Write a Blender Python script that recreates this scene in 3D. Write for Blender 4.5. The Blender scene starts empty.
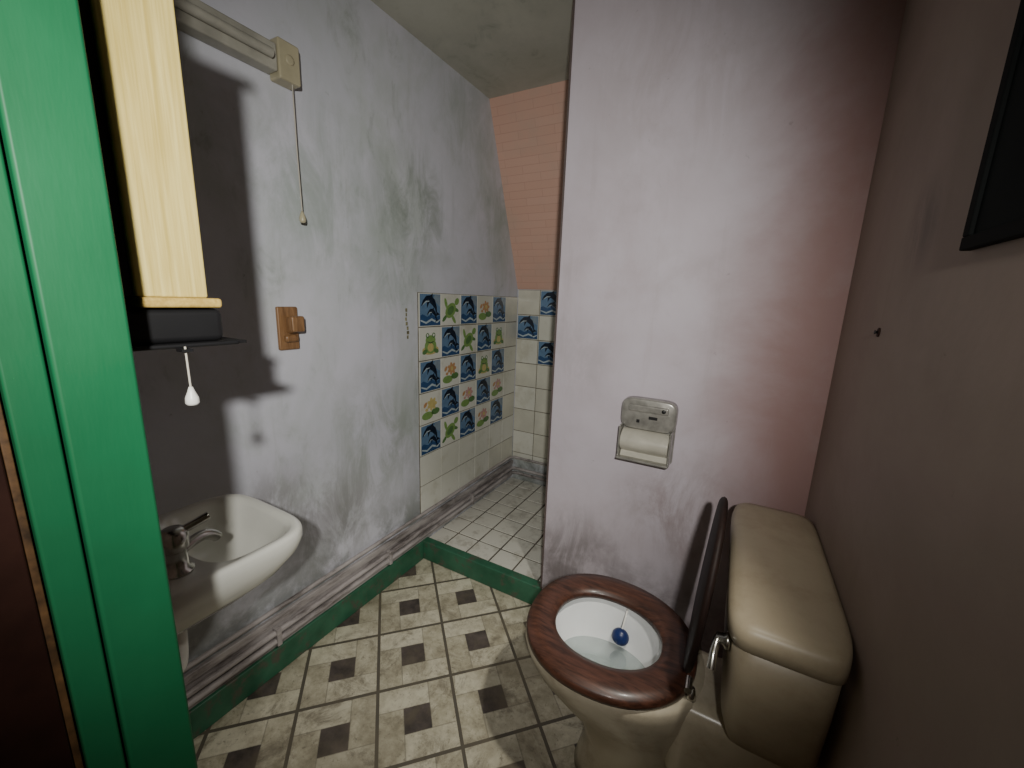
import bpy, bmesh, math, random
from mathutils import Vector, Matrix
random.seed(7)
S=bpy.context.scene
D=bpy.data
# ------------------------------------------------------------ helpers
class NT:
    def __init__(s,name):
        s.m=D.materials.new(name); s.m.use_nodes=True
        s.t=s.m.node_tree; s.n=s.t.nodes; s.l=s.t.links
        s.b=s.n['Principled BSDF']
        s.tc=s.n.new('ShaderNodeTexCoord')
        s.co=s.tc.outputs['Object']
    def link(s,a,b): s.l.new(a,b)
    def mapping(s,scale=(1,1,1),rot=(0,0,0),loc=(0,0,0),src=None):
        m=s.n.new('ShaderNodeMapping')
        m.inputs['Scale'].default_value=scale; m.inputs['Rotation'].default_value=rot; m.inputs['Location'].default_value=loc
        s.link(src or s.co,m.inputs['Vector']); return m.outputs[0]
    def noise(s,scale,detail=5,rough=.6,vec=None,dist=0):
        n=s.n.new('ShaderNodeTexNoise'); n.inputs['Scale'].default_value=scale
        n.inputs['Detail'].default_value=detail; n.inputs['Roughness'].default_value=rough
        n.inputs['Distortion'].default_value=dist
        s.link(vec or s.co,n.inputs['Vector']); return n.outputs['Fac']
    def ramp(s,fac,stops,interp='LINEAR'):
        r=s.n.new('ShaderNodeValToRGB'); cr=r.color_ramp; cr.interpolation=interp
        while len(cr.elements)<len(stops): cr.elements.new(.5)
        for e,(p,c) in zip(cr.elements,stops):
            e.position=p; e.color=(c,c,c,1) if isinstance(c,(int,float)) else (*c,1)
        s.link(fac,r.inputs[0]); return r.outputs[0]
    def mix(s,fac,a,b,mode='MIX'):
        x=s.n.new('ShaderNodeMix'); x.data_type='RGBA'; x.blend_type=mode
        for v,i in((fac,0),(a,6),(b,7)):
            if isinstance(v,(int,float)): x.inputs[i].default_value=v if i==0 else (v,v,v,1)
            elif isinstance(v,tuple): x.inputs[i].default_value=(*v,1)
            else: s.link(v,x.inputs[i])
        return x.outputs[2]
    def math(s,op,a,b=None,c=None):
        x=s.n.new('ShaderNodeMath'); x.operation=op
        for i,v in enumerate((a,b,c)):
            if v is None: continue
            if isinstance(v,(int,float)): x.inputs[i].default_value=v
            else: s.link(v,x.inputs[i])
        return x.outputs[0]
    def sep(s,vec=None):
        x=s.n.new('ShaderNodeSeparateXYZ'); s.link(vec or s.co,x.inputs[0]); return x.outputs
    def rng(s,v,a,b,c=0,d=1):
        x=s.n.new('ShaderNodeMapRange'); x.interpolation_type='SMOOTHSTEP'
        s.link(v,x.inputs[0])
        for i,q in enumerate((a,b,c,d)): x.inputs[i+1].default_value=q
        return x.outputs[0]
    def near(s,p,r0,r1):
        x=s.n.new('ShaderNodeVectorMath'); x.operation='DISTANCE'; s.link(s.co,x.inputs[0]); x.inputs[1].default_value=p
        return s.rng(x.outputs['Value'],r1,r0)
    def color(s,c):
        if isinstance(c,tuple): s.b.inputs['Base Color'].default_value=(*c,1)
        else: s.link(c,s.b.inputs['Base Color'])
    def bump(s,h,strength=.3,dist=.01):
        x=s.n.new('ShaderNodeBump'); x.inputs['Strength'].default_value=strength; x.inputs['Distance'].default_value=dist
        s.link(h,x.inputs['Height']); s.link(x.outputs[0],s.b.inputs['Normal'])
    def rough(s,v):
        if isinstance(v,(int,float)): s.b.inputs['Roughness'].default_value=v
        else: s.link(v,s.b.inputs['Roughness'])

def simple(name,c,rough=.5,metal=0,var=.12,scale=12,bump=0,coat=0,spec=.5):
    t=NT(name); n=t.noise(scale)
    dk=tuple(x*(1-var*1.6) for x in c); lt=tuple(min(1,x*(1+var)) for x in c)
    t.color(t.ramp(n,[(.3,dk),(.7,lt)])); t.rough(rough); t.b.inputs['Metallic'].default_value=metal
    t.b.inputs['Specular IOR Level'].default_value=spec
    if coat: t.b.inputs['Coat Weight'].default_value=coat
    if bump: t.bump(t.noise(scale*8),bump,.003)
    return t.m

def link(o): S.collection.objects.link(o); return o
def empty(name):
    e=D.objects.new(name,None); e.empty_display_size=.05; return link(e)
def obj(name,bm,mats,parent=None,smooth=False,bevel=0,seg=2,subsurf=0):
    me=D.meshes.new(name); bmesh.ops.recalc_face_normals(bm,faces=bm.faces)
    bm.to_mesh(me); bm.free()
    o=D.objects.new(name,me); link(o)
    for m in (mats if isinstance(mats,(list,tuple)) else [mats]): me.materials.append(m)
    if smooth:
        for p in me.polygons: p.use_smooth=True
    if bevel:
        b=o.modifiers.new('b','BEVEL'); b.width=bevel; b.segments=seg; b.limit_method='ANGLE'; b.angle_limit=.6
        for p in me.polygons: p.use_smooth=True
        w=o.modifiers.new('wn','WEIGHTED_NORMAL')
    if subsurf:
        m=o.modifiers.new('s','SUBSURF'); m.levels=subsurf; m.render_levels=subsurf
    if parent: o.parent=parent
    return o
def addbox(bm,a,b,mi=0):
    v=[bm.verts.new((x,y,z)) for x in (a[0],b[0]) for y in (a[1],b[1]) for z in (a[2],b[2])]
    for f in ((0,1,3,2),(4,6,7,5),(0,4,5,1),(2,3,7,6),(0,2,6,4),(1,5,7,3)):
        fc=bm.faces.new([v[i] for i in f]); fc.material_index=mi
    return v
def box(name,a,b,mat,parent=None,bevel=0,seg=2):
    bm=bmesh.new(); addbox(bm,a,b); return obj(name,bm,mat,parent,bevel=bevel,seg=seg)
def loft(name,rings,mat,parent=None,capa=True,capb=True,sub=0,closed=True):
    bm=bmesh.new(); R=[[bm.verts.new(p) for p in r] for r in rings]
    n=len(R[0])
    for a,b in zip(R[:-1],R[1:]):
        for i in range(n): bm.faces.new((a[i],a[(i+1)%n],b[(i+1)%n],b[i]))
    if capa: bm.faces.new(R[0][::-1])
    if capb: bm.faces.new(R[-1])
    return obj(name,bm,mat,parent,smooth=True,subsurf=sub)
def sring(cx,cy,z,hx,hy,e=2,n=48,egg=0):
    r=[]
    for i in range(n):
        a=2*math.pi*i/n; c,s=math.cos(a),math.sin(a)
        x=abs(c)**(2/e)*math.copysign(1,c); y=abs(s)**(2/e)*math.copysign(1,s)
        r.append((cx+hx*x, cy+hy*y*(1+egg*x), z))
    return r
def tube(name,pts,r,mat,parent=None,res=10,smooth=False):
    cu=D.curves.new(name,'CURVE'); cu.dimensions='3D'; cu.bevel_depth=r; cu.bevel_resolution=4; cu.use_fill_caps=True
    sp=cu.splines.new('NURBS' if smooth else 'POLY'); sp.points.add(len(pts)-1)
    for p,q in zip(sp.points,pts): p.co=(*q,1)
    if smooth: sp.use_endpoint_u=True; sp.order_u=3
    o=D.objects.new(name,cu); link(o); cu.materials.append(mat)
    dg=bpy.context.evaluated_depsgraph_get(); me=D.meshes.new_from_object(o.evaluated_get(dg))
    D.objects.remove(o); D.curves.remove(cu)
    o=D.objects.new(name,me); link(o)
    for p in me.polygons: p.use_smooth=True
    if parent: o.parent=parent
    return o
def lathe(name,axis_o,axis,prof,mat,parent=None,n=24):
    ax=Vector(axis).normalized(); u=ax.orthogonal().normalized(); w=ax.cross(u); o=Vector(axis_o)
    rings=[[tuple(o+ax*h+(u*math.cos(2*math.pi*i/n)+w*math.sin(2*math.pi*i/n))*r) for i in range(n)] for h,r in prof]
    return loft(name,rings,mat,parent)

# ------------------------------------------------------------ constants
XL=-1.36; XR=.262; YP=1.51; YE=2.51; ZC=2.48; YS=.187
# ------------------------------------------------------------ materials
def wallmat(name,base,alt,grime,falloff_pink=None,pr=None,gz=0.25,stain=None,amt=.5,spots=()):
    t=NT(name)
    n1=t.noise(1.6,6,.65,dist=.4); n2=t.noise(5,8,.7,dist=.3); n3=t.noise(28,6,.7)
    c=t.mix(t.rng(n1,.38,.66),base,alt)
    if falloff_pink:  # pink tint darkening along x, light falloff painted into the wall colour
        x=t.sep()[0]
        f=t.math('ADD',x,t.math('MULTIPLY',t.math('SUBTRACT',n1,.5),.35))
        c=t.mix(t.rng(f,pr[0],pr[1]),c,falloff_pink)
    c=t.mix(t.math('MULTIPLY',t.rng(n2,.48,.74),amt*.5),c,grime)
    if stain:
        n5=t.noise(2.2,5,.6,dist=.7,vec=t.mapping(scale=(1,1,.7),loc=(3.1,1.7,.4)))
        c=t.mix(t.math('MULTIPLY',t.rng(n5,.42,.70),.62),c,stain)
        n6=t.noise(9,7,.75,dist=.8,vec=t.mapping(scale=(1,1,.45),loc=(1,5,2)))
        c=t.mix(t.math('MULTIPLY',t.math('MULTIPLY',t.rng(n6,.50,.68),t.rng(n5,.45,.60)),.5),c,tuple(q*.62 for q in stain))
    nv=t.noise(7,8,.75,dist=.6,vec=t.mapping(scale=(1,1,.4),loc=(2,3,7)))
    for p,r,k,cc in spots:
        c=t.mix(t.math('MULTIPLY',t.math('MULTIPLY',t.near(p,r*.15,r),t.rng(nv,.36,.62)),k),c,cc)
    v=t.mapping(scale=(9,9,.8)); d=t.noise(1.5,5,.7,vec=v)
    c=t.mix(t.math('MULTIPLY',t.rng(d,.56,.78),amt*.6),c,grime)
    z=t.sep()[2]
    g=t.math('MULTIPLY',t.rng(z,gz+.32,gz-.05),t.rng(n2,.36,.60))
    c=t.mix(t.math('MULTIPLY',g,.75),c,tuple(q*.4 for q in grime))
    c=t.mix(t.math('MULTIPLY',t.rng(n3,.66,.74),.35),c,tuple(q*.45 for q in grime))
    t.color(c); t.rough(.6); t.b.inputs['Specular IOR Level'].default_value=.25
    h=t.math('ADD',t.noise(9,4,.5),t.math('MULTIPLY',n3,.2)); t.bump(h,.16,.01)
    return t.m
GS=(.27,.33,.28)
M_left=wallmat('wall_left_paint',(.61,.61,.68),(.56,.575,.63),(.32,.35,.30),stain=(.42,.47,.43),
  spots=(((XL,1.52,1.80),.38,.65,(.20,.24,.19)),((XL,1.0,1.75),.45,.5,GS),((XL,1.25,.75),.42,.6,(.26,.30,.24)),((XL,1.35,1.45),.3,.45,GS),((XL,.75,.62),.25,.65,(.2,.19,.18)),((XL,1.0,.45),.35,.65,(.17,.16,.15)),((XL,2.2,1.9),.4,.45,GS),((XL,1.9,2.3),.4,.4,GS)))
M_part=wallmat('wall_partition_paint',(.53,.485,.535),(.48,.43,.47),(.33,.28,.28),falloff_pink=(.27,.165,.155),pr=(-.15,.24),gz=.2,amt=.5,
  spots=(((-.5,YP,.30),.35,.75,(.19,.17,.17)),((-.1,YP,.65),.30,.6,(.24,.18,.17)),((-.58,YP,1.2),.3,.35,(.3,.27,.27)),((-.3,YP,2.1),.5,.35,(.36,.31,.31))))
M_right=wallmat('wall_right_paint',(.31,.245,.21),(.27,.21,.18),(.19,.15,.13),gz=.1,amt=.35,
  spots=(((XR,1.02,1.55),.12,.7,(.14,.11,.1)),))
M_south=wallmat('wall_south_paint',(.42,.34,.28),(.38,.30,.25),(.27,.21,.17))
M_ceil=wallmat('ceiling_paint',(.52,.52,.45),(.46,.46,.395),(.3,.3,.25),gz=-3,stain=(.37,.38,.32))

t=NT('slope_brick_paint')
v=t.mapping(rot=(math.radians(90),0,0))
bk=t.n.new('ShaderNodeTexBrick'); t.link(v,bk.inputs['Vector'])
bk.inputs['Color1'].default_value=(.60,.375,.295,1); bk.inputs['Color2'].default_value=(.585,.36,.28,1)
bk.inputs['Mortar'].default_value=(.50,.295,.23,1); bk.inputs['Scale'].default_value=1
bk.inputs['Mortar Size'].default_value=.0022; bk.inputs['Brick Width'].default_value=.22; bk.inputs['Row Height'].default_value=.04
bk.inputs['Mortar Smooth'].default_value=.8
t.color(t.mix(t.math('MULTIPLY',t.rng(t.noise(5),.42,.7),.5),bk.outputs[0],(.50,.36,.29)))
t.rough(.7); t.bump(t.math('ADD',t.math('SUBTRACT',1,bk.outputs['Fac']),t.math('MULTIPLY',t.noise(20),.4)),.12,.004); M_brick=t.m

# vinyl floor
t=NT('vinyl_floor')
P=.262
ang=math.radians(44)
v=t.mapping(rot=(0,0,ang),loc=(0,0,0))
cx,cy=-.97,1.023
rx=cx*math.cos(ang)-cy*math.sin(ang); ry=cx*math.sin(ang)+cy*math.cos(ang)
s=t.sep(v)
def cell(o,r):
    q=t.math('DIVIDE',t.math('SUBTRACT',o,r-P*100.5),P)
    return t.math('SUBTRACT',t.math('FRACT',q),.5), t.math('FLOOR',q)
X,IX=cell(s[0],rx); Y,IY=cell(s[1],ry)
c=.17
ax=t.math('ABSOLUTE',X); ay=t.math('ABSOLUTE',Y); mx=t.math('MAXIMUM',ax,ay)
ctr=t.math('LESS_THAN',mx,c)
edge=t.math('GREATER_THAN',mx,.478)
AND=lambda a,b:t.math('MULTIPLY',a,b)
gt=lambda a,b:t.math('GREATER_THAN',a,b); lt=lambda a,b:t.math('LESS_THAN',a,b)
top=AND(gt(Y,c),lt(X,c)); rgt=AND(gt(X,c),gt(Y,-c)); bot=AND(lt(Y,-c),gt(X,-c)); lef=AND(lt(X,-c),lt(Y,c))
n=t.noise(16,8,.75); n2=t.noise(3,5,.6); n4=t.noise(60,4,.7)
val=t.math('ADD',t.math('MULTIPLY',top,.46),t.math('ADD',t.math('MULTIPLY',rgt,.64),t.math('ADD',t.math('MULTIPLY',bot,.42),t.math('MULTIPLY',lef,.72))))
val=t.math('ADD',val,t.math('MULTIPLY',t.math('SUBTRACT',n,.5),1.9))
col=t.ramp(val,[(.0,(.22,.20,.14)),(.4,(.43,.40,.295)),(.8,(.62,.59,.46))])
def near(a,b,w): return lt(t.math('ABSOLUTE',t.math('SUBTRACT',a,b)),w)
sm=t.math('MAXIMUM',AND(near(X,c,.008),gt(Y,-c)),AND(near(X,-c,.008),lt(Y,c)))
sm=t.math('MAXIMUM',sm,t.math('MAXIMUM',AND(near(Y,c,.008),lt(X,c)),AND(near(Y,-c,.008),gt(X,-c))))
col=t.mix(t.math('MULTIPLY',sm,.45),col,(.16,.15,.12))
col=t.mix(edge,col,(.10,.09,.07))
dk=t.ramp(n,[(.35,(.035,.03,.028)),(.7,(.13,.105,.095))])
col=t.mix(ctr,col,dk)
col=t.mix(t.math('MULTIPLY',t.rng(n2,.44,.70),.65),col,(.15,.125,.08))
n7=t.noise(8,8,.8,dist=.6)
col=t.mix(t.math('MULTIPLY',t.rng(n7,.48,.66),.65),col,(.12,.10,.07))
col=t.mix(t.math('MULTIPLY',t.rng(n4,.56,.72),.55),col,(.09,.078,.055))
t.color(col); t.rough(t.rng(n,.3,.7,.4,.65)); t.bump(t.math('SUBTRACT',1,t.math('MAXIMUM',edge,sm)),.2,.002); M_floor=t.m

t=NT('green_gloss_paint')
ch=t.noise(45,3,.6,vec=t.mapping(scale=(1,1,.35)))
c0=t.ramp(t.noise(2.5),[(.3,(.008,.10,.038)),(.7,(.015,.145,.058))])
t.color(t.mix(t.rng(ch,.735,.745),c0,(.3,.28,.18))); t.rough(.5); t.b.inputs['Specular IOR Level'].default_value=.25; t.bump(t.noise(30,4,.6,vec=t.mapping(scale=(1,1,.2))),.25,.003); M_green=t.m
t=NT('green_skirting_paint'); ch=t.noise(16,6,.75)
t.color(t.mix(t.rng(ch,.52,.66),t.ramp(t.noise(9),[(.3,(.015,.085,.045)),(.7,(.04,.15,.085))]),(.085,.08,.06))); t.rough(.5); M_skirt=t.m
t=NT('grimy_boxing_paint')
t.color(t.ramp(t.noise(9,7,.75,vec=t.mapping(scale=(1,.35,2))),[(.34,(.08,.065,.06)),(.5,(.33,.30,.295)),(.7,(.50,.47,.46))])); t.rough(.6); M_board=t.m

def woodmat(name,c1,c2,scale,rough=.4,coat=0,lo=.38,hi=.62,spec=.5):
    t=NT(name); v=t.mapping(scale=scale)
    a=t.noise(1,4,.6,vec=v,dist=.4)
    b=t.noise(3.5,3,.6,vec=v)
    f=t.math('ADD',t.math('MULTIPLY',a,.65),t.math('MULTIPLY',b,.35))
    t.color(t.ramp(f,[(lo,c1),(hi,c2)])); t.rough(rough); t.b.inputs['Coat Weight'].default_value=coat; t.b.inputs['Coat Roughness'].default_value=.15
    t.b.inputs['Specular IOR Level'].default_value=spec
    return t.m
M_pine=woodmat('pine',(.50,.385,.11),(.69,.57,.21),(110,110,3.5))
M_pine2=woodmat('pine_edge',(.42,.28,.07),(.60,.43,.13),(4,90,90))
M_oak=woodmat('varnished_wood',(.15,.075,.03),(.30,.165,.075),(70,70,8),rough=.35)
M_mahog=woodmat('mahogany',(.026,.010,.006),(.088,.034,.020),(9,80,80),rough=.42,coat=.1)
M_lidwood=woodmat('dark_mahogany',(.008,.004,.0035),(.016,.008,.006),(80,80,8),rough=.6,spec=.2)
M_black=simple('black_plastic',(.008,.008,.009),.45)
M_gloss=simple('dark_picture_print',(.009,.012,.012),.8,spec=.08)
M_frame=simple('black_frame',(.006,.007,.007),.8,spec=.1)
M_porc=simple('white_porcelain',(.68,.68,.62),.12,var=.05,scale=5,coat=.5)
t=NT('cream_porcelain')
t.color(t.mix(t.math('MULTIPLY',t.rng(t.noise(6,7,.75),.45,.7),.5),(.47,.42,.32),(.25,.20,.13))); t.rough(.25); M_pan=t.m
t=NT('cream_cistern')
t.color(t.mix(t.math('MULTIPLY',t.rng(t.noise(5,8,.75),.42,.70),.5),(.36,.305,.215),(.22,.17,.11))); t.rough(.42); M_cist=t.m
M_chrome=simple('worn_chrome',(.60,.59,.55),.25,metal=1,var=.25,scale=30)
M_dullm=simple('dull_satin_metal',(.36,.35,.32),.28,metal=.45,var=.2,scale=30)
M_cream=simple('cream_plastic',(.46,.42,.28),.35,var=.1)
M_strip=simple('strip_light_body',(.34,.33,.28),.45,var=.22,scale=8)
M_cover=simple('ivory_cover',(.47,.45,.38),.3,var=.08,scale=20)
M_white=simple('white_plastic',(.75,.74,.70),.35,var=.06)
M_blue=simple('blue_toilet_block',(.01,.025,.11),.35,var=.2)
t=NT('toilet_water'); t.color((.5,.56,.55)); t.rough(.03); t.b.inputs['Transmission Weight'].default_value=.85; t.b.inputs['IOR'].default_value=1.33; M_water=t.m
M_brown=simple('brown_door_paint',(.025,.010,.007),.5,var=.4,scale=6,spec=.2)
M_worn=simple('worn_timber_edge',(.10,.05,.018),.6,var=.6,scale=30)
M_cord=simple('cord',(.5,.47,.40),.8)
M_grout=simple('grimy_grout',(.16,.14,.10),.8,var=.4,scale=8)
M_grout2=simple('dark_floor_grout',(.10,.085,.065),.8,var=.4,scale=8)
t=NT('white_tile')
t.color(t.mix(t.math('MULTIPLY',t.rng(t.noise(7,6,.7),.5,.7),.35),t.ramp(t.noise(2),[(.3,(.60,.60,.52)),(.7,(.72,.72,.66))]),(.36,.33,.22)))
t.rough(.2); M_tile=t.m
M_tile2=simple('ivory_tile',(.62,.61,.52),.2,var=.1,scale=5)
t=NT('shower_floor_tile')
t.color(t.mix(t.math('MULTIPLY',t.rng(t.noise(9,7,.75),.48,.68),.55),(.68,.67,.60),(.24,.22,.17))); t.rough(.3); M_ftile=t.m
cols={'sky':(.12,.21,.34),'sea':(.03,.08,.19),'dol':(.008,.015,.032),'foam':(.42,.50,.54),'belly':(.22,.28,.34),
 'grn':(.20,.34,.10),'grn2':(.10,.21,.07),'yel':(.56,.46,.18),'org':(.50,.28,.13),'pnk':(.56,.32,.29),'wht':(.75,.75,.7)}
MP={k:simple('print_'+k,c,.25,var=.1,scale=40) for k,c in cols.items()}
PK=list(MP)

# ------------------------------------------------------------ room shell
box('floor',(XL-.1,-1.2,-.1),(XR+.1,YE+.1,0),M_floor)
box('ceiling',(XL-.1,.02,ZC),(XR+.1,YE+.1,ZC+.08),M_ceil)
box('wall_left',(XL-.1,.02,0),(XL,YE+.1,ZC),M_left)
box('wall_right',(XR,-1.2,0),(XR+.1,YE+.1,ZC),M_right)
box('wall_back',(XL,YE,0),(XR,YE+.1,1.50),M_left)
box('wall_partition',(-.635,YP,0),(XR,YP+.07,ZC),M_part)
bm=bmesh.new()
a=[(XL,2.51,1.475),(XR,2.51,1.475),(XR,2.10,ZC),(XL,2.10,ZC)]
b=[(x,y+.08,z+.03) for x,y,z in a]; b[2]=(XR,2.2,ZC); b[3]=(XL,2.2,ZC)
va=[bm.verts.new(p) for p in a]; vb=[bm.verts.new(p) for p in b]
bm.faces.new(va); bm.faces.new(vb[::-1])
for i in range(4): bm.faces.new((va[i],vb[i],vb[(i+1)%4],va[(i+1)%4]))
obj('wall_sloping',bm,M_brick)
XJ=-.583
box('wall_south',(XL,.02,0),(XJ-.112,YS-.008,ZC),M_south)
box('wall_above_door',(XJ-.112,.02,2.125),(XR,YS-.008,ZC),M_south)
box('trim_partition_edge',(-.642,YP-.003,.108),(-.635,YP+.072,ZC),simple('dark_edge',(.10,.075,.07),.6))

# door lining
dl=empty('door_frame')
box('stop',(XJ-.05,.123,0),(XJ,YS,2.058),M_green,dl,bevel=.004)
box('lining_board',(XJ-.10,.0905,0),(XJ-.003,.1205,2.058),M_green,dl,bevel=.003)
box('lining_back',(XJ-.111,.022,0),(XJ-.062,.15,2.058),M_green,dl)
box('head',(XJ-.111,.06,2.06),(XR-.002,YS,2.12),M_green,dl,bevel=.003)
dr=empty('door')
box('leaf',(XJ-.06,-.62,0.01),(XJ-.006,.0820,2.04),M_brown,dr,bevel=.002)
box('worn_edge',(XJ-.06,.0825,0.01),(XJ-.008,.0885,2.04),M_worn,dr,bevel=.001)

# ------------------------------------------------------------ skirting + pipes
box('baseboard_left',(XL,YS,0),(XL+.02,YP-.002,.105),M_skirt,bevel=.004)
bm=bmesh.new()
addbox(bm,(XL,YS,.105),(XL+.010,YE,.20)); addbox(bm,(XL,YS,.20),(XL+.016,YE,.232))
obj('trim_pipe_boxing',bm,M_board,bevel=.003)
hp=empty('heating_pipes')
for i,(z,x,r) in enumerate(((.142,XL+.024,.011),(.176,XL+.024,.011),(.26,XL+.014,.009))):
    tube('pipe_%d'%i,[(x,YS+.01,z),(x,YE-.05,z+.008),(x+.02,YE-.025,z+.008),(-.2,YE-.022,z+.008)],r,M_board,hp)
for y in (.7,1.25,1.95):
    box('clip_%d'%int(y*100),(XL+.010,y,.125),(XL+.038,y+.018,.195),M_board,hp,bevel=.003)

# ------------------------------------------------------------ shower step, tray
box('trim_shower_step',(XL,YP-.002,0),(-.636,YP+.045,.108),M_skirt,bevel=.006)
bm=bmesh.new(); T=.140
addbox(bm,(XL,YP+.045,.0),(XR,YE,.088),0)
y=YP+.048
while y<YE-.01:
    x=XL+.01-.03
    while x<XR-.01:
        x0=max(x,XL+.004); x1=min(x+T-.009,XR-.004); y1=min(y+T-.009,YE-.004)
        if x1-x0>.01 and y1-y>.01: addbox(bm,(x0,y,.08),(x1,y1,.092+random.uniform(-.0008,.0008)),1)
        x+=T
    y+=T
obj('shower_floor_tiles',bm,[M_grout2,M_ftile],bevel=.0015,seg=1)

# ------------------------------------------------------------ wall tiles
T=.167; G=.005
class Art:
    def __init__(s,bm,O,U,V,N): s.bm=bm; s.O,s.U,s.V,s.N=map(Vector,(O,U,V,N))
    def poly(s,pts,mat,h):
        vs=[s.bm.verts.new(s.O+s.U*(p[0]*T)+s.V*(p[1]*T)+s.N*h) for p in pts]
        f=s.bm.faces.new(vs); f.material_index=2+PK.index(mat)
    def ell(s,cx,cy,rx,ry,mat,h,rot=0,n=16):
        c,q=math.cos(rot),math.sin(rot)
        s.poly([(cx+rx*math.cos(a)*c-ry*math.sin(a)*q,cy+rx*math.cos(a)*q+ry*math.sin(a)*c) for a in [2*math.pi*i/n for i in range(n)]],mat,h)
    def strip(s,pts,ws,mat,h):
        L=[];R=[]
        for i,p in enumerate(pts):
            a=pts[max(0,i-1)]; b=pts[min(len(pts)-1,i+1)]
            d=Vector((b[0]-a[0],b[1]-a[1])).normalized(); nx=(-d.y,d.x); w=ws[i]
            L.append((p[0]+nx[0]*w,p[1]+nx[1]*w)); R.append((p[0]-nx[0]*w,p[1]-nx[1]*w))
        for i in range(len(pts)-1): s.poly([L[i],L[i+1],R[i+1],R[i]],mat,h)
    def dolphin(s):
        h=.0012
        s.poly([(.04,.04),(.96,.04),(.96,.96),(.04,.96)],'sky',h)
        s.poly([(.04,.04),(.96,.04),(.96,.34),(.75,.28),(.55,.38),(.35,.30),(.15,.38),(.04,.33)],'sea',h+.0003)
        s.strip([(.06,.2),(.3,.12),(.55,.22),(.8,.13),(.94,.2)],[.02,.03,.035,.03,.02],'foam',h+.0005)
        s.poly([(.6,.8),(.94,.6),(.94,.94),(.7,.94)],'belly',h+.0003)
        for ox,oy,k,e in ((0,0,1,0),(.28,-.17,.62,.0006)):
            f=lambda x,y:(x*k+ox,y*k+oy+(1-k)*.35)
            arc=[(.10,.62),(.2,.74),(.34,.82),(.50,.82),(.64,.72),(.74,.57),(.79,.40)]
            s.strip([f(*p) for p in arc],[w*k for w in (.008,.05,.095,.115,.10,.055,.018)],'dol',h+.0008+e)
            s.poly([f(.42,.88),f(.60,.84),f(.60,.99)],'dol',h+.0009+e)
            s.poly([f(.79,.44),f(.95,.36),f(.80,.33),f(.68,.24)],'dol',h+.0009+e)
            s.poly([f(.34,.78),f(.46,.74),f(.34,.54)],'dol',h+.0009+e)
            s.strip([f(.16,.65),f(.3,.745),f(.45,.755)],[.008*k,.022*k,.012*k],'foam',h+.0011+e)
    def frog(s):
        h=.0012
        s.ell(.5,.30,.38,.14,'yel',h); s.ell(.5,.42,.27,.23,'grn',h+.0003)
        s.ell(.5,.60,.23,.15,'grn',h+.0005); s.ell(.36,.74,.08,.08,'grn2',h+.0007); s.ell(.64,.74,.08,.08,'grn2',h+.0007)
        s.ell(.36,.75,.04,.04,'wht',h+.0009); s.ell(.64,.75,.04,.04,'wht',h+.0009)
        s.strip([(.36,.56),(.5,.51),(.64,.56)],[.008,.014,.008],'dol',h+.0009)
        s.ell(.24,.26,.12,.07,'grn2',h+.0007,.3); s.ell(.76,.26,.12,.07,'grn2',h+.0007,-.3); s.ell(.5,.38,.14,.13,'yel',h+.0007)
    def turtle(s):
        h=.0012
        s.ell(.48,.48,.30,.21,'grn',h+.0003,.6); s.ell(.48,.48,.19,.12,'grn2',h+.0005,.6)
        s.ell(.80,.76,.13,.10,'grn',h+.0003,.7); s.ell(.24,.70,.17,.065,'grn',h,1.9); s.ell(.64,.20,.17,.065,'grn',h,-.9)
        s.ell(.18,.24,.15,.06,'grn2',h,.7); s.ell(.76,.5,.15,.06,'grn2',h,-.3)
    def flower(s,c):
        h=.0012
        s.ell(.34,.26,.26,.13,'grn',h); s.ell(.72,.34,.20,.11,'grn2',h)
        for i in range(7):
            a=i*2*math.pi/7; s.ell(.55+.12*math.cos(a),.60+.10*math.sin(a),.12,.065,c,h+.0003+.00005*i,a)
        s.ell(.55,.60,.07,.07,'yel',h+.0009)
        s.ell(.24,.62,.10,.06,'org',h+.0003,.8); s.ell(.30,.45,.07,.05,c,h+.0003)
def panel(name,O,U,N,width,ztop,zbot,pics):
    bm=bmesh.new(); U=Vector(U);N=Vector(N);O=Vector(O);V=Vector((0,0,1))
    def bx(u0,u1,z0,z1,d0,d1,mi):
        p=O+U*u0+N*d0; q=O+U*u1+N*d1
        a=(min(p.x,q.x),min(p.y,q.y),z0); b=(max(p.x,q.x),max(p.y,q.y),z1); addbox(bm,a,b,mi)
    bx(0,width,zbot,ztop,0,.004,0)
    arts=[]
    r=0; z=ztop
    while z>zbot+.01:
        c=0;u=0
        while u<width-.01:
            u1=min(u+T,width); z0=max(z-T,zbot)
            k=pics.get((r,c))
            mi=1 if (k or random.random()>.25) else len(PK)+2
            bx(u+G/2,u1-G/2,z0+G/2,z-G/2,.002,.008,mi)
            if k: arts.append((k,O+U*u+V*(z-T)+N*.008))
            u+=T;c+=1
        z-=T;r+=1
    for k,o in arts:
        art=Art(bm,o,U,V,N)
        if k=='D': art.dolphin()
        elif k=='F': art.frog()
        elif k=='T': art.turtle()
        else: art.flower(k)
    me=D.meshes.new(name); bm.normal_update(); bm.to_mesh(me); bm.free()
    o=D.objects.new(name,me); link(o)
    for m in [M_grout,M_tile]+[MP[k] for k in PK]+[M_tile2]: me.materials.append(m)
    return o
pl={}
other={(0,1):'T',(0,3):'org',(1,0):'F',(1,2):'T',(1,4):'F',(2,1):'org',(2,3):'F',(3,0):'yel',(3,2):'pnk',(3,4):'pnk',(4,1):'T',(4,3):'pnk'}
for r in range(5):
    for c in range(5): pl[(r,c)]='D' if (r+c)%2==0 else other[(r,c)]
panel('wall_tiles_left',(XL,1.505,0),(0,1,0),(1,0,0),YE-.009-1.505,1.422,.245,pl)
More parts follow.
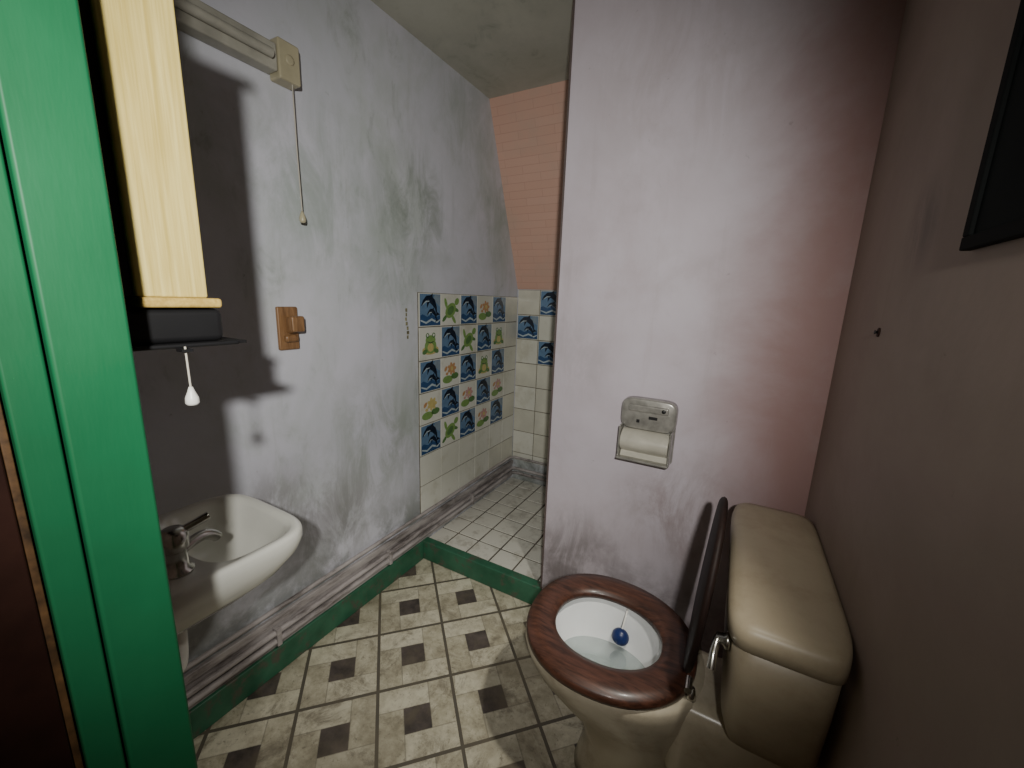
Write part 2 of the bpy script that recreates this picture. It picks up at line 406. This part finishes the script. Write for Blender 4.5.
panel('wall_tiles_back',(XL+.009,YE,0),(1,0,0),(0,-1,0),XR-XL-.01,1.472,.245,{(0,1):'D',(1,0):'D',(2,1):'D',(0,3):'T',(1,2):'F'})

# ------------------------------------------------------------ pine cabinet with shelf on the south wall
XC=-.66; y0=YS-.008; ZT=1.82
cb=empty('pine_wall_cabinet')
box('carcass_shade_gap',(-1.14,y0,1.388),(XC-.004,.221,ZT),M_black,cb,bevel=.002)  # back part blackened to stand for the shaded gap beside the pine
box('side_panel',(XC-.022,.221,1.388),(XC,.3015,ZT),M_pine,cb,bevel=.003)
box('side_panel_far',(-1.14,.221,1.388),(-1.12,.3015,ZT),M_pine,cb,bevel=.003)
box('front_door',(-1.12,.280,1.40),(XC-.022,.298,ZT-.01),M_pine,cb,bevel=.003)
box('bottom_board',(-1.145,.221,1.3745),(XC+.008,.3155,1.388),M_pine2,cb,bevel=.004)
box('top_board',(-1.145,.221,ZT),(XC+.008,.3155,ZT+.013),M_pine2,cb,bevel=.004)
sh=empty('black_shelf')
box('tray_plate',(-1.13,y0,1.321),(XC+.008,.332,1.327),M_black,sh,bevel=.002)
bm=bmesh.new(); addbox(bm,(-1.12,y0,1.327),(XC,.318,1.3735)); obj('tray_body',bm,M_black,sh,bevel=.009,seg=3)
box('tray_lip',(-1.12,.328,1.322),(XC+.003,.345,1.326),M_black,sh)
pc=empty('pull_cord')
tube('cord',[(-.643,.259,1.324),(-.643,.2595,1.267)],.0013,M_cord,pc)
lathe('acorn',(-.643,.2595,1.269),(0,0,-1),[(0,.0023),(.006,.0042),(.015,.0078),(.022,.0083),(.025,.0065),(.026,.001)],M_white,pc)
box('cord_bracket',(-.654,.253,1.317),(-.638,.266,1.3208),M_black,pc)

# ------------------------------------------------------------ strip light
sl=empty('strip_light')
bm=bmesh.new(); addbox(bm,(XL,.30,2.050),(XL+.05,.855,2.125)); obj('batten',bm,M_strip,sl,bevel=.006)
tube('lamp_tube',[(XL+.062,.33,2.085),(XL+.062,.83,2.085)],.013,M_strip,sl)
box('pull_switch',(XL,.855,2.035),(XL+.055,.925,2.145),M_cream,sl,bevel=.006,seg=3)
lathe('switch_boss',(XL+.054,.89,2.095),(1,0,0),[(0,.014),(.003,.014),(.004,.010)],M_cream,sl)
lc=empty('light_pull_cord')
tube('cord',[(XL+.045,.900,2.04),(XL+.042,.903,1.85),(XL+.045,.905,1.66)],.0018,M_cord,lc)
lathe('toggle',(XL+.045,.905,1.665),(0,0,-1),[(0,.003),(.008,.006),(.02,.010),(.03,.010),(.036,.008),(.037,.001)],M_cream,lc)

# ------------------------------------------------------------ wooden peg on wall
wp=empty('wooden_wall_hook')
box('backplate',(XL,.812,1.205),(XL+.014,.885,1.352),M_oak,wp,bevel=.005)
bm=bmesh.new()
for q,(xa,ya,yb,za,zb) in enumerate(((XL+.013,.838,.874,1.262,1.318),(XL+.034,.834,.882,1.268,1.322))):
    addbox(bm,(xa,ya,za),(xa+.022,yb,zb))
obj('peg_block',bm,M_oak,wp,bevel=.007,seg=3)
box('peg_rest',(XL+.012,.826,1.232),(XL+.030,.876,1.258),M_oak,wp,bevel=.008)
bm=bmesh.new()
for i in range(7):
    z=1.33-i*.021; y=1.425+random.uniform(-.004,.006); w=random.uniform(.008,.015)
    addbox(bm,(XL,y,z),(XL+.0008,y+w,z+.016))
obj('peeling_wall_sticker',bm,simple('sticker_print',(.26,.24,.13),.5,var=.6,scale=60))

# ------------------------------------------------------------ basin
bs=empty('wall_hung_basin')
cx,cy=-1.031,.378; hx,hy=.184,.190; ZR=.842
R=[]
for z,k,dy in ((-.160,.34,-.075),(-.150,.48,-.065),(-.125,.68,-.045),(-.092,.86,-.02),(-.055,.96,-.003),(-.028,1.0,0),(-.010,1.0,0),(-.003,.985,0),(0,.955,0)):
    R.append(sring(cx,cy+dy,ZR+z,hx*k,hy*k,4.8,84))
for z,a,b,dy,e in ((-.003,.160,.100,.070,3.8),(-.015,.152,.092,.070,3.4),(-.055,.136,.080,.068,2.8),(-.092,.11,.065,.064,2.3),(-.110,.07,.04,.06,2),(-.115,.025,.02,.055,2)):
    R.append(sring(cx,cy+dy,ZR+z,a,b,e,84))
loft('bowl',R,M_porc,bs)
lathe('waste',(cx,cy+.055,ZR-.116),(0,0,1),[(0,.020),(.004,.020),(.005,.012)],M_chrome,bs)
tube('waste_pipe',[(cx,.33,.69),(cx,.33,.56),(cx,.31,.53),(cx,.26,.53),(cx,.18,.53)],.018,M_white,bs,smooth=True)
tube('supply_pipe',[(-.93,.25,.73),(-.93,.22,.60),(-.93,.21,.0)],.008,M_white,bs)
tx,ty=-.925,.312
lathe('tap_body',(tx,ty,ZR-.003),(0,0,1),[(0,.027),(.006,.027),(.010,.019),(.050,.018),(.055,.024),(.085,.025),(.095,.018),(.098,.004)],M_chrome,bs)
tube('tap_spout',[(tx,ty,ZR+.035),(tx-.012,ty+.035,ZR+.046),(tx-.022,ty+.07,ZR+.042),(tx-.027,ty+.085,ZR+.022)],.011,M_chrome,bs,smooth=True)
tube('tap_lever',[(tx,ty,ZR+.08),(tx+.008,ty+.025,ZR+.088),(tx+.015,ty+.058,ZR+.10)],.008,M_chrome,bs,smooth=True)
lathe('tap_base_far',(-1.15,.300,ZR-.003),(0,0,1),[(0,.022),(.006,.022),(.010,.014),(.05,.013),(.055,.020),(.08,.020),(.085,.004)],M_chrome,bs)

# ------------------------------------------------------------ toilet
to=empty('toilet'); CY=1.035
R=[]
for z,c,a,b in ((0,-.10,.185,.115),(.03,-.10,.175,.105),(.12,-.105,.15,.09),(.2,-.13,.16,.10),(.28,-.165,.195,.145),(.36,-.195,.235,.185),(.41,-.205,.248,.203),(.438,-.208,.252,.208),(.45,-.208,.247,.203)):
    R.append(sring(c,CY,z,a,b,2.25,56,-.04))
for z,a,b in ((.452,.232,.187),(.448,.195,.15),(.42,.185,.142),(.36,.16,.12),(.30,.115,.085),(.26,.07,.055),(.245,.03,.03)):
    R.append(sring(-.225,CY,z,a,b,2.1,56))
loft('pan',R,M_pan,to)
R=[sring(-.225,CY,z,a-.002,b-.002,2.1,56) for z,a,b in ((.4485,.195,.15),(.421,.185,.142),(.361,.16,.12),(.302,.115,.085),(.262,.07,.055),(.248,.03,.03))]
loft('bowl_glaze',R,simple('bowl_glaze_white',(.74,.76,.76),.1,var=.05,scale=6,coat=.5),to,capa=False)
bm=bmesh.new(); bm.faces.new([bm.verts.new(p) for p in sring(-.225,CY,.335,.140,.104,2.1,56)]); obj('water',bm,M_water,to)
bm=bmesh.new(); addbox(bm,(-.03,CY-.115,.20),(XR-.012,CY+.115,.448)); obj('pan_back',bm,M_pan,to,bevel=.04,seg=4)
tube('cage',[(-.195,CY+.165,.452),(-.195,CY+.135,.44),(-.197,CY+.105,.41),(-.20,CY+.093,.39)],.003,M_white,to)
bm=bmesh.new(); bmesh.ops.create_icosphere(bm,subdivisions=3,radius=.027); bmesh.ops.scale(bm,verts=bm.verts,vec=(1,.8,1)); bmesh.ops.translate(bm,verts=bm.verts,vec=(-.20,CY+.093,.378)); obj('freshener_block',bm,M_blue,to,smooth=True)
cxo,ho,wo=-.218,.236,.222; cxi,hi,wi=-.222,.150,.130
def lerp(s): return (cxo+(cxi-cxo)*s, ho+(hi-ho)*s, wo+(wi-wo)*s)
prof=[(0,.456),(-.012,.463),(-.012,.472),(.03,.481),(.35,.487),(.75,.484),(.97,.476),(1.0,.468),(.97,.456)]
bm=bmesh.new(); rings=[]
for s_,z in prof:
    c_,h_,w_=lerp(s_); rings.append([bm.verts.new(p) for p in sring(c_,CY,z,h_,w_,2.15,72,-.04)])
for a,b in zip(rings,rings[1:]+rings[:1]):
    for i in range(72): bm.faces.new((a[i],a[(i+1)%72],b[(i+1)%72],b[i]))
obj('seat',bm,M_mahog,to,smooth=True)
for dy in (-.08,.08):
    tube('hinge_%d'%(dy>0),[(.005,CY+dy-.02,.482),(.005,CY+dy+.02,.482)],.009,M_chrome,to)
    lathe('hinge_post_%d'%(dy>0),(.012,CY+dy,.447),(0,0,1),[(0,.014),(.01,.013),(.03,.008)],M_chrome,to)
R=[]
for off,k in ((-.009,.0),(-.009,.955),(-.006,.985),(0,1),(.006,.985),(.009,.955),(.009,0)):
    ring=[]
    for x,y,z in sring(0,CY,0,.218*max(k,.001),.195*max(k,.001),2.25,64,.03):
        h=.218+x
        ring.append((-.006+h*.072+off, y+.02, .492+h))
    R.append(ring)
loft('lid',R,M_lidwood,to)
def rr(x0,x1,y0,y1,z,n=56,e=7): return sring((x0+x1)/2,(y0+y1)/2,z,(x1-x0)/2,(y1-y0)/2,e,n)
R=[rr(.105,.25,.90,1.30,.445),rr(.085,.253,.875,1.325,.46),rr(.072,.256,.84,1.36,.52),rr(.068,.257,.82,1.38,.64),rr(.066,.258,.812,1.388,.762)]
loft('cistern',R,M_cist,to)
R=[rr(.064,.259,.812,1.39,.752),rr(.055,.2605,.80,1.40,.756),rr(.053,.2605,.798,1.402,.780),rr(.056,.2605,.802,1.398,.797),rr(.066,.2595,.812,1.388,.806),rr(.085,.25,.84,1.36,.811),rr(.12,.23,.9,1.3,.812)]
loft('cistern_lid',R,M_cist,to)
lathe('lever_boss',(.068,.865,.715),(-1,0,0),[(0,.018),(.008,.018),(.012,.012),(.026,.010),(.028,.002)],M_chrome,to)
tube('lever',[(.046,.865,.715),(.042,.85,.708),(.040,.83,.690),(.040,.82,.672)],.008,M_chrome,to,smooth=True)
tube('inlet_pipe',[(.19,1.37,.5),(.19,1.40,.42),(.19,1.44,.3),(.19,1.44,.0)],.010,M_chrome,to)

# ------------------------------------------------------------ toilet roll holder
th=empty('toilet_roll_holder')
x0,x1,z0,z1=-.342,-.150,.835,1.068
bm=bmesh.new(); addbox(bm,(x0,YP-.018,z0),(x1,YP,1.03)); obj('backplate',bm,M_dullm,th,bevel=.0085,seg=4)
rings=[]
for y,k in ((YP-.001,1.0),(YP-.030,1.0),(YP-.036,.97),(YP-.038,.9)):
    rings.append([((x0+x1)/2+ .097*k*math.copysign(abs(math.cos(a))**(2/6),math.cos(a)), y, 1.010+.058*k*math.copysign(abs(math.sin(a))**(2/4),math.sin(a))) for a in [2*math.pi*i/64 for i in range(64)]])
loft('upper_shell',rings,M_dullm,th)
bm=bmesh.new(); addbox(bm,(x0+.026,YP-.046,1.020),(x1-.026,YP-.034,1.046)); obj('raised_hood',bm,M_dullm,th,bevel=.0055,seg=3)
box('slot',(x0+.10,YP-.0395,.996),(x0+.130,YP-.0365,1.007),M_black,th,bevel=.0008)
box('slot_small',(x0+.058,YP-.0395,.978),(x0+.069,YP-.0365,.990),M_black,th,bevel=.0008)
lathe('button',(x0+.150,YP-.045,1.034),(0,-1,0),[(0,.007),(.004,.007),(.006,.004)],M_black,th)
bm=bmesh.new(); prof=[]
for i in range(9):
    a=math.radians(80-i*18); prof.append((YP-.018-.062*math.cos(a), .908+.045*math.sin(a)))
prof.append((YP-.065,.842)); prof.append((YP-.018,.842))
A=[bm.verts.new((x0+.012,y,z)) for y,z in prof]; B=[bm.verts.new((x1-.012,y,z)) for y,z in prof]
n=len(prof)
for i in range(n): bm.faces.new((A[i],A[(i+1)%n],B[(i+1)%n],B[i]))
bm.faces.new(A); bm.faces.new(B[::-1]); obj('roll_cover',bm,M_cover,th,bevel=.004)
for i,x in enumerate((x0+.004,x1-.011)):
    bm=bmesh.new(); addbox(bm,(x,YP-.070,.838),(x+.007,YP-.010,.965)); obj('side_arm_%d'%i,bm,M_dullm,th,bevel=.003)
box('tear_bar',(x0+.006,YP-.084,.842),(x1-.006,YP-.05,.850),M_dullm,th,bevel=.002)

# ------------------------------------------------------------ dark framed picture on right wall
pf=empty('framed_picture')
y0,y1,z0,z1=.34,.805,1.487,2.10
box('picture_print',(XR-.008,y0+.015,z0+.015),(XR-.003,y1-.015,z1-.015),M_gloss,pf)
for nme,a,b in (('rail_bottom',(XR-.013,y0,z0),(XR,y1,z0+.018)),('rail_top',(XR-.013,y0,z1-.018),(XR,y1,z1)),('stile_far',(XR-.013,y1-.018,z0+.018),(XR,y1,z1-.018)),('stile_near',(XR-.013,y0,z0+.018),(XR,y0+.018,z1-.018))):
    box(nme,a,b,M_frame,pf,bevel=.002)
sc=empty('wall_plug_screw')
lathe('plug',(XR,1.14,1.36),(-1,0,0),[(0,.010),(.002,.010),(.003,.006)],M_brown,sc,n=12)
lathe('screw',(XR-.002,1.14,1.36),(-1,0,0),[(0,.003),(.004,.003),(.005,.005),(.006,.004)],M_black,sc,n=12)

# ------------------------------------------------------------ lights
def spot(name,loc,tgt,e,size,blend,rad,col):
    ld=D.lights.new(name,'SPOT'); ld.energy=e; ld.spot_size=math.radians(size); ld.spot_blend=blend; ld.shadow_soft_size=rad; ld.color=col
    lo=link(D.objects.new(name,ld)); lo.location=loc
    lo.rotation_euler=(Vector(tgt)-lo.location).to_track_quat('-Z','Y').to_euler()
spot('torch',(.16,-.255,1.63),(-1.0,1.5,1.22),122,95,1,.024,(1,.98,.92))
spot('side_lamp',(.20,.60,1.85),(-.80,.95,0),70,56,1,.03,(1,.96,.86))
w=D.worlds.new('World'); S.world=w; w.use_nodes=True
w.node_tree.nodes['Background'].inputs[0].default_value=(1,.72,.52,1); w.node_tree.nodes['Background'].inputs[1].default_value=.12

# ------------------------------------------------------------ camera
f=404.5; pt,ro,yw=[math.radians(v) for v in (11.70,2.03,28.79)]
fw=Vector((-math.sin(yw)*math.cos(pt),math.cos(yw)*math.cos(pt),-math.sin(pt)))
r0=Vector((math.cos(yw),math.sin(yw),0)); u0=r0.cross(fw)
r=r0*math.cos(ro)+u0*math.sin(ro); u=r.cross(fw)
cd=D.cameras.new('camera'); co=link(D.objects.new('camera',cd)); cd.sensor_width=36; cd.lens=f/1024*36; cd.clip_start=.01
m=Matrix((( r.x,u.x,-fw.x,0),(r.y,u.y,-fw.y,0),(r.z,u.z,-fw.z,1.4),(0,0,0,1)))
co.matrix_world=m; S.camera=co
